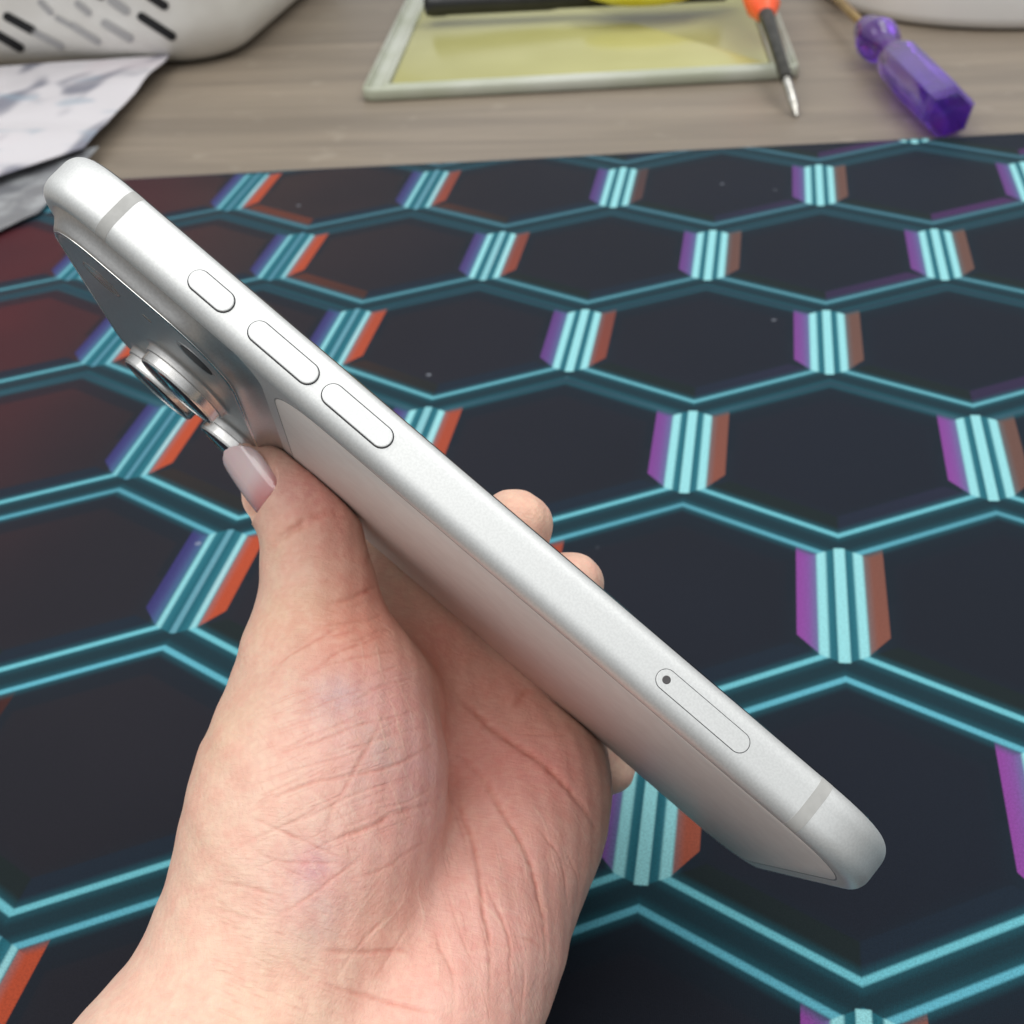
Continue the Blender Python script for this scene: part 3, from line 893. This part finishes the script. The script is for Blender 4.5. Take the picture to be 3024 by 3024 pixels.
hgt = hgt + sstep(E(nz(nt, 1.0, 3, objco(nt, (170, 1500, 1500), (0.15, 0.2, 0.25)), 0.6)), 0.35, 0.65) * 1.1 + sstep(E(nz(nt, 1.0, 2, objco(nt, (1500, 260, 1500), (0.1, 0.3, 0.2)), 0.6)), 0.35, 0.65) * 0.7
bn = nt.nodes.new('ShaderNodeBump'); bn.inputs['Strength'].default_value = 0.34; bn.inputs['Distance'].default_value = 0.00010
nt.links.new(hgt.s, bn.inputs['Height']); nt.links.new(bn.outputs[0], b.inputs['Normal'])
nt.links.new((E(nz(nt, 900, 2, ov)) * 0.22 + 0.36).s, b.inputs['Roughness'])
hm.name = 'hand'
hm.materials.clear(); hm.materials.append(skin)
hand = bpy.data.objects.new('hand', hm); COL.objects.link(hand)
tag(hand, 'bare left hand gripping the silver phone, palm and thumb towards the viewer', 'hand')

# thumb nail: long almond nail on the outer side of the thumb
nailm = mat_new('nail', lin((226, 190, 190)), 0.12, 0, 0.6, Coat_Weight=0.8, Coat_Roughness=0.04)
nt = nailm.node_tree; E.nt = nt; b = nt.nodes['Principled BSDF']
tcn = nt.nodes.new('ShaderNodeTexCoord'); spn = nt.nodes.new('ShaderNodeSeparateXYZ'); nt.links.new(tcn.outputs['Object'], spn.inputs[0])
c = cmix(sstep(E(spn.outputs[0]) + E(spn.outputs[1]) * 0.25, 0.0006, 0.0056), lin((206, 140, 138)), lin((224, 196, 196)))
nt.links.new(c, b.inputs['Base Color'])
b.inputs['Subsurface Weight'].default_value = 0.2; b.inputs['Subsurface Scale'].default_value = 0.002
NB = cpt(774, 1496, 253.4); NT_ = cpt(662, 1341, 256.3)
ax = NT_ - NB; NL = np.linalg.norm(ax); ax /= NL
nn = np.array([-.50, .34, -.78]); nn -= ax * (nn @ ax); nn /= np.linalg.norm(nn); bb = np.cross(nn, ax)
LN, NW, NR = NL + 0.6, 5.3, 5.7
V = []; F = []
nu, nvv = 26, 21
for lay in (0, 1):
    for i in range(nu + 1):
        s = i / nu
        if s < 0.25: hw = NW * math.sqrt(max(0.0, 1 - ((0.25 - s) / 0.25) ** 2)) ** 0.7
        elif s < 0.55: hw = NW
        else: hw = NW * (max(0.0, 1 - ((s - 0.55) / 0.45) ** 2.1)) ** 0.62
        hw = max(hw, 0.15)
        for j in range(nvv):
            t = -1 + 2 * j / (nvv - 1); a = hw * t / NR
            y = NR * math.sin(a); z = NR * math.cos(a) - NR
            z += -0.55 * (s - 0.4) ** 2 * 2.2 - (0.5 if lay else 0.0) - 0.25 * (1 - min(1, s / 0.12)) ** 2
            V.append((s * LN, y, z))
NFR = np.stack([ax, bb, nn])            # nail axes in camera millimetres
n0 = (nu + 1) * nvv
V = [(x * mm, y * mm, z * mm) for x, y, z in V]
hl = ((co2 - to_world(NB).astype(np.float32)) @ (CR.T @ np.stack([ax, bb, nn]).T).astype(np.float32)) * 1000


def nail_hw(s_):
    return np.where(s_ < 0.25, NW * np.sqrt(np.clip(1 - ((0.25 - s_) / 0.25) ** 2, 0, 1)) ** 0.7,
                    np.where(s_ < 0.55, NW, NW * np.clip(1 - ((s_ - 0.55) / 0.45).clip(0, 1) ** 2.1, 0, 1) ** 0.62))


sn_ = np.clip(hl[:, 0] / LN, 0, 1)
yn = np.clip(np.abs(hl[:, 1]), 0, NR * 0.97)
plate_z = np.sqrt(NR ** 2 - yn ** 2) - NR - 1.21 * (sn_ - 0.4) ** 2 - 0.30 - np.clip(np.abs(hl[:, 1]) - NR * 0.9, 0, 3) * 1.2
outer_side = -1.0 if float(bb @ np.array([1.0, -0.6, 0.0])) > 0 else 1.0     # flesh narrows on the outline side of the nail
side = np.where(hl[:, 1] * outer_side > 0, 3.2, 0.0)
inside = np.clip(((nail_hw(sn_) * 0.98 + side - np.abs(hl[:, 1])) / np.where(side > 0, 1.6, 0.35)), 0, 1) * np.clip((hl[:, 0] + 0.1) / 0.4, 0, 1) * np.clip((LN - hl[:, 0]) / 0.4, 0, 1) * (hl[:, 2] > -6)
push = np.clip(hl[:, 2] - plate_z, 0, 5) * inside
print('NAIL push max', push.max())
co2 = co2 - (CR.T @ nn).astype(np.float32)[None, :] * (push * 1e-3)[:, None].astype(np.float32)
hm.vertices.foreach_set('co', co2.ravel()); hm.update()
n0 = (nu + 1) * nvv
for i in range(nu):
    for j in range(nvv - 1):
        a = i * nvv + j
        F.append((a, a + 1, a + nvv + 1, a + nvv)); F.append((n0 + a, n0 + a + nvv, n0 + a + nvv + 1, n0 + a + 1))
rim = [i * nvv for i in range(nu + 1)] + [nu * nvv + j for j in range(1, nvv)] + [i * nvv + nvv - 1 for i in range(nu - 1, -1, -1)] + [j for j in range(nvv - 2, 0, -1)]
for a, b_ in zip(rim, rim[1:] + rim[:1]): F.append((a, b_, n0 + b_, n0 + a))
nail = mesh_obj('thumbnail', V, F, nailm, hand, flat_angle=50)
nm = np.eye(4); nm[:3, 0] = CR.T @ ax; nm[:3, 1] = CR.T @ bb; nm[:3, 2] = CR.T @ nn; nm[:3, 3] = to_world(NB)
nail.matrix_world = Matrix(nm.tolist())
nail['label'] = 'long glossy pale pink thumbnail'

# ================================================================== BACKGROUND THINGS
DZ = -0.003
# --- white basket, upper left
wp = mat_new('white_plastic', lin((214, 212, 206)), 0.38, 0, 0.5)
grain(wp, lin((216, 213, 206)), lin((226, 224, 218)), 30, bump=0.03, bscale=80, bdist=0.001)
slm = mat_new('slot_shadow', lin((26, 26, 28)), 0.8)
slg = mat_new('slot_grey', lin((170, 169, 168)), 0.6)
bk = empty('plastic_basket', (0, 0, 0))
tag(bk, 'white plastic basket with slanted slots, standing at the upper left', 'basket')
fr_l = T(0, 232); fr_r = T(620, 218)
bdir = (fr_r - fr_l)[:2]; bdir /= np.linalg.norm(bdir); bnrm = np.array([-bdir[1], bdir[0]])
org = fr_l[:2] + bnrm * 0.002
xr = 0.0
for px, py in ((823, 0),):
    q = T(px, py, 0.06)[:2]
q = T(826, 20, 0.05)[:2] - org
XR = float(q @ bdir) - 0.052
loops = []
RB, RP = 0.028, 0.05
for k in range(0, 15):
    if k < 10:
        a = math.radians(90 * k / 9); ins = RB * (1 - math.sin(a)); hz = RB * (1 - math.cos(a)) * 1.15
    else: ins = -0.003 * (k - 9); hz = RB * 1.15 + 0.022 * (k - 9)
    l = [(x, y, DZ + hz + 0.0005) for x, y in rrect(-0.34 + ins, XR - ins, 0 + ins, 0.26 - ins, max(RP - ins, .01), 12)]
    loops.append([tuple(org + bdir * x + bnrm * y) + (z,) for x, y, z in l])
lip = loops[-1]
def off_loop(ins, hz):
    return [tuple(org + bdir * x + bnrm * y) + (hz,) for x, y in rrect(-0.34 + ins, XR - ins, 0 + ins, 0.26 - ins, max(RP - ins, .01), 12)]
tz = lip[0][2]
loops += [off_loop(-0.022, tz + 0.001), off_loop(-0.022, tz + 0.006), off_loop(-0.012, tz + 0.006), off_loop(-0.011, tz - 0.02), off_loop(0.006, DZ + 0.04), off_loop(0.03, DZ + 0.012)]
V, F = loft(loops, cap0=True, cap1=True)
mesh_obj('basket_shell', V, F, wp, bk, flat_angle=45)
# slots: slanted stadium patches on the front wall; dark ones paint the shade inside
bvb = BVHTree.FromPolygons([Vector(v) for v in V], F)
def slot(px, py, qx_, qy_, wpx, mat_, name):
    n_ = 22; a = math.atan2(qy_ - py, qx_ - px); r = wpx / 2; L_ = math.hypot(qx_ - px, qy_ - py) + 2 * r
    ux, uy = math.cos(a), math.sin(a); V2 = []; F2 = []; m_ = 5
    for i in range(n_ + 1):
        t = L_ * (1 - math.cos(math.pi * i / n_)) / 2; e = min(t, L_ - t)
        hw_ = r if e >= r else math.sqrt(max(r * r - (r - e) ** 2, 0.04))
        for j in range(m_):
            k = hw_ * (-1 + 2 * j / (m_ - 1))
            hit = bvb.ray_cast(CCv, Vector(ray(px + ux * (t - r) - uy * k, py + uy * (t - r) + ux * k).tolist()).normalized())
            if hit[0] is None: return
            nrm = hit[1] if hit[1].dot(CCv - hit[0]) > 0 else -hit[1]
            V2.append(tuple(hit[0] + nrm * 0.0006))
    for i in range(n_):
        for j in range(m_ - 1):
            q = i * m_ + j; F2.append((q, q + 1, q + m_ + 1, q + m_))
    mesh_obj(name, V2, F2, mat_, bk, smooth=True)
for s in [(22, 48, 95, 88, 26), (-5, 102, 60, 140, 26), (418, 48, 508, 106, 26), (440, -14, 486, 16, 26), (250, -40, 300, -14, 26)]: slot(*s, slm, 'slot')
for s in [(120, 5, 150, 35, 18), (105, 95, 180, 135, 20), (215, 75, 290, 122, 20), (230, 10, 262, 36, 20), (310, 68, 384, 112, 24), (330, 0, 372, 30, 26), (170, 52, 205, 72, 16)]: slot(*s, slg, 'slot')

# --- patterned plastic bag under the basket
bagm = mat_new('printed_plastic_film', rough=0.35, spec=0.5)
nt = bagm.node_tree; E.nt = nt; b = nt.nodes['Principled BSDF']
vv = objco(nt, (1, 0.55, 1), (0, 0, 0.6))
n_a = E(nz(nt, 42, 1, vv, 0.4, 0.4)); n_b = E(nz(nt, 60, 1, objco(nt, (0.6, 1, 1), (0, 0, -0.5)), 0.4, 0.3))
c = cmix(sstep(n_a, 0.50, 0.72) * 0.8, lin((204, 200, 203)), lin((84, 88, 108)))
c = cmix(sstep(n_b, 0.60, 0.74) * 0.5, c, lin((128, 150, 166)))
c = cmix(sstep(E(nz(nt, 20, 2, objco(nt))), 0.5, 0.7) * 0.25, c, lin((214, 190, 196)))
nt.links.new(c, b.inputs['Base Color'])
grey_film = mat_new('clear_grey_film', lin((140, 142, 148)), 0.25, 0, 0.5, Transmission_Weight=0.35)
grain(grey_film, lin((136, 137, 141)), lin((176, 178, 180)), 60, lo=.4, hi=.6)


def film(name, poly, mat_, zf, n_=26, parent=None, thick=0.0006):
    """quad patch poly of 4 (px,py) corners laid over the desk with wrinkles zf(u,v)"""
    c4 = [T(*p)[:2] for p in poly]
    V = []; F = []
    for lay in (0, 1):
        for i in range(n_ + 1):
            for j in range(n_ + 1):
                u, v = i / n_, j / n_
                p = (1 - u) * (1 - v) * c4[0] + u * (1 - v) * c4[1] + u * v * c4[2] + (1 - u) * v * c4[3]
                z = zf(u, v, p) - lay * thick
                V.append((p[0], p[1], z))
    m_ = (n_ + 1) ** 2
    for i in range(n_):
        for j in range(n_):
            a = i * (n_ + 1) + j; q_ = (a, a + n_ + 1, a + n_ + 2, a + 1)
            F.append(q_); F.append(tuple(m_ + t for t in reversed(q_)))
    rim = [i * (n_ + 1) for i in range(n_ + 1)] + [n_ * (n_ + 1) + j for j in range(1, n_ + 1)] + [i * (n_ + 1) + n_ for i in range(n_ - 1, -1, -1)] + list(range(n_ - 1, 0, -1))
    for a, b_ in zip(rim, rim[1:] + rim[:1]): F.append((a, b_, m_ + b_, m_ + a))
    return mesh_obj(name, V, F, mat_, parent, flat_angle=60)


def wr(p, s, a, seed): return a * noise.noise((p[0] * s, p[1] * s, seed))


bag = empty('plastic_bag', (0, 0, 0))
tag(bag, 'crumpled white plastic bag with dark smudged print, half under the basket', 'plastic bag')
film('printed_sheet', [(-160, 250), (510, 205), (262, 495), (-160, 640)], bagm,
     lambda u, v, p: 0.0016 + 0.004 + abs(wr(p, 18, 0.006, 3)) * (0.25 + v * (1 - v)) + 0.002 * v, parent=bag)
film('loose_flap', [(-160, 560), (300, 470), (120, 660), (-160, 800)], grey_film,
     lambda u, v, p: 0.0022 + abs(wr(p, 24, 0.005, 8)) * (1 - 0.5 * v), parent=bag)

# --- clear tray with a yellowish pad
clear = mat_new('clear_frosted_plastic', lin((206, 212, 196)), 0.14, 0, 0.6, Transmission_Weight=0.25, IOR=1.45)
grain(clear, lin((188, 192, 168)), lin((212, 214, 200)), 14, rvar=0.05)
padm = mat_new('yellowish_pad', lin((176, 170, 104)), 0.20, 0, 0.5)
grain(padm, lin((160, 156, 92)), lin((184, 180, 122)), 7, lo=.25, hi=.75)
t0, t1, t2, t3 = [T(*p, -0.003)[:2] for p in ((1068, 305), (2362, 236), (2307, 0), (1097, 0))]
tu = (t1 - t0); TWd = np.linalg.norm(tu); tu /= TWd; tv = np.array([-tu[1], tu[0]])
tray = empty('clear_tray', (float(t0[0]), float(t0[1]), DZ), math.atan2(tu[1], tu[0]))
tag(tray, 'shallow clear plastic tray holding a yellowish pad, behind the mat', 'tray')
TL = 0.32
def rl(ins, z, r=0.008): return [(x, y, z) for x, y in rrect(ins, TWd - ins, ins, TL - ins, max(r - ins, 0.002), 6)]
V, F = loft([rl(0.001, 0.0004), rl(0, 0.0015), rl(0, 0.0060), rl(0.0006, 0.0072), rl(0.0016, 0.0076), rl(0.0026, 0.0070), rl(0.0031, 0.0040), rl(0.0100, 0.0036), rl(0.0108, 0.0058), rl(0.0120, 0.0064), rl(0.0134, 0.0058), rl(0.0142, 0.0030)])
mesh_obj('tray_rim', V, F, clear, tray, flat_angle=50)
V, F = loft([rl(0.0146, 0.0031, .018), rl(0.0146, 0.0044, .018), rl(0.0152, 0.0047, .018)])
mesh_obj('pad', V, F, padm, tray, flat_angle=40)

# --- black marker with yellow clip piece, lying on the tray
blk = mat_new('black_plastic', (0.014, 0.014, 0.015), 0.3)
grain(blk, (0.012, 0.012, 0.013), (0.02, 0.02, 0.021), 60)
yel = mat_new('yellow_plastic', lin((232, 222, 70)), 0.4)
grain(yel, lin((228, 216, 60)), lin((238, 230, 90)), 60)
pz = DZ + 0.0098
pa = T(1255, 12, pz + 0.008); pb = T(2140, -30, pz + 0.008)
pen = empty('utility_knife', tuple(map(float, pa - np.array([0, 0, 0.0078]))))
tag(pen, 'black handled tool with a yellow grip lying across the clear tray', 'hand tool')
mt = frame_to(pa, pb); Lp = float(np.linalg.norm(pb - pa))
def on(parent, name, V, F, m_, fa=40):
    V = [tuple(Vector(v) - parent.location) for v in V]
    return mesh_obj(name, V, F, m_, parent, flat_angle=fa)
V, F = lathe([(0.0055, 0), (0.0075, 0.001), (0.0082, 0.004), (0.0082, 0.012), (0.0076, 0.0135), (0.0076, Lp * 0.42), (0.0068, Lp * 0.45), (0.0068, Lp), (0.003, Lp + 0.004)], 8)
on(pen, 'barrel', xf(V, mt), F, blk, 60)
yc = Vector([float(t) for t in T(1905, -25, pz + 0.012)])
V, F = lathe([(0.002, -0.009), (0.020, -0.007), (0.030, -0.002), (0.0335, 0.002), (0.030, 0.006), (0.018, 0.009), (0.002, 0.010)], 32)
mt2 = mt.to_3x3().to_4x4(); 
V = [tuple(yc + Vector((v[0] * 1.15, v[1] * 0.62, v[2] * 0.8))) for v in V]
on(pen, 'yellow_grip', V, F, yel, 60)

# --- screwdriver with the orange handle leaning on the tray edge
steel = mat_new('worn_steel', (0.50, 0.48, 0.42), 0.22, 1.0)
grain(steel, (0.42, 0.40, 0.35), (0.62, 0.60, 0.55), 200)
dark = mat_new('dark_metal', (0.05, 0.048, 0.040), 0.3, 0.8)
grain(dark, (0.04, 0.038, 0.03), (0.07, 0.066, 0.055), 200)
orm = mat_new('orange_plastic', lin((250, 96, 44)), 0.35)
grain(orm, lin((248, 90, 40)), lin((252, 110, 58)), 60)
sa = T(2352, 338, DZ + 0.0016); sb = T(2322, 232, DZ + 0.0128); 
dd = sb - sa; dd /= np.linalg.norm(dd)
sc = T(2258, 30, DZ + 0.026)
sd = empty('orange_screwdriver', tuple(map(float, sa)))
tag(sd, 'small screwdriver with orange handle leaning tip down over the tray edge', 'screwdriver')
m1 = frame_to(sa, sb); L1 = float(np.linalg.norm(sb - sa))
V, F = lathe([(0.0006, -0.001), (0.0016, 0.002), (0.0024, 0.006), (0.0024, L1), (0.0020, L1 + 0.004)], 16)
on(sd, 'bit', xf(V, m1), F, steel)
m2 = frame_to(sb, sc); L2_ = float(np.linalg.norm(sc - sb))
V, F = lathe([(0.0030, -0.001), (0.0034, 0.001), (0.0036, L2_ * 0.5), (0.0046, L2_ * .96), (0.0046, L2_ + 0.004)], 20)
on(sd, 'shaft', xf(V, m2), F, dark)
m3 = frame_to(sc, sc + (sc - sb)); m3.translation = Vector(sc.tolist())
V, F = lathe([(0.0040, -0.008), (0.0065, -0.003), (0.0098, 0.008), (0.0104, 0.030), (0.0095, 0.05), (0.0105, 0.09), (0.006, 0.10)], 10)
on(sd, 'handle', xf(V, m3), F, orm, 60)

# --- purple see-through screwdriver
pur = mat_new('purple_clear_plastic', lin((120, 70, 232)), 0.10, 0, 0.6, Transmission_Weight=0.85, IOR=1.46, Coat_Weight=0.5)
grain(pur, lin((124, 62, 218)), lin((152, 98, 228)), 40)
gold = mat_new('brass_shaft', lin((190, 150, 70)), 0.25, 1.0)
grain(gold, lin((184, 144, 66)), lin((204, 168, 92)), 90)
core = mat_new('rod_core', lin((160, 110, 110)), 0.35, 0.6)
HR = 0.0120
ha = T(2806, 338, DZ + HR); hb = T(2560, 84, DZ + HR + 0.003)
ps = empty('purple_screwdriver', tuple(map(float, ha - np.array([0, 0, HR]))))
tag(ps, 'screwdriver with see-through purple handle and brass shaft, at the upper right', 'screwdriver')
mh = frame_to(ha, hb); LH = float(np.linalg.norm(hb - ha))
# faceted handle: hexagonal grip, round waist, round flange
def ring(r, z, hexa, n_=48, rot=0.26):
    out = []
    for k in range(n_):
        a = 2 * math.pi * k / n_
        s = math.pi / 3; aa = (a + rot) % s - s / 2
        rr = r * ((1 - hexa) + hexa * math.cos(s / 2) * 1.03 / math.cos(aa) if hexa else 1)
        out.append((rr * math.cos(a), rr * math.sin(a), z))
    return out
hp = [(0.80, 0, 1), (0.93, 0.012, 1), (1.0, 0.04, 1), (1.0, 0.30, 1), (1.0, 0.50, .9), (0.86, 0.58, .5), (0.62, 0.66, .1), (0.46, 0.72, 0), (0.44, 0.76, 0), (0.60, 0.79, 0), (0.88, 0.815, 0), (0.95, 0.85, 0), (0.86, 0.885, 0), (0.66, 0.91, 0), (0.70, 0.955, 0), (0.62, 0.985, 0), (0.36, 1.0, 0)]
V, F = loft([ring(HR * r * 1.05, LH * z, hx) for r, z, hx in hp])
on(ps, 'handle', xf(V, mh), F, pur, 35)
ga = hb; gb = T(2440, -35, DZ + 0.014)
mg = frame_to(ga, gb); LG = float(np.linalg.norm(gb - ga))
V, F = lathe([(0.0020, -LH * 0.45), (0.0024, -LH * 0.44), (0.0024, -0.002)], 16)
on(ps, 'rod_core', xf(V, mh.to_3x3().to_4x4() if 0 else frame_to(hb, hb + (hb - ha))), F, core)
V, F = lathe([(0.0024, -0.001), (0.0026, 0.001), (0.0026, LG), (0.001, LG + 0.004)], 16)
on(ps, 'shaft', xf(V, mg), F, gold)

# --- white round dish, upper right
dm = mat_new('white_glaze', lin((224, 222, 218)), 0.3, 0, 0.5)
grain(dm, lin((222, 220, 216)), lin((228, 226, 222)), 20)
RD = 0.118
dc = T(3010, 98)[:2] + np.array([0.006, RD])
dish = mesh_obj('round_dish', *[a for a in (lambda VF: ([(x + 0, y + 0, z) for x, y, z in VF[0]], VF[1]))(lathe([(RD * .93, 0.0004), (RD * .96, 0.001), (RD * .985, 0.003), (RD, 0.008), (RD, 0.030), (RD * .985, 0.032), (RD * .97, 0.030), (RD * .95, 0.012), (RD * .6, 0.008), (RD * .02, 0.008)], 96))], dm, None, flat_angle=40)
dish.location = (float(dc[0]), float(dc[1]), DZ)
tag(dish, 'plain white round dish cut off at the upper right corner', 'dish')
print('hand verts', nv, 'polys', len(hm.polygons))
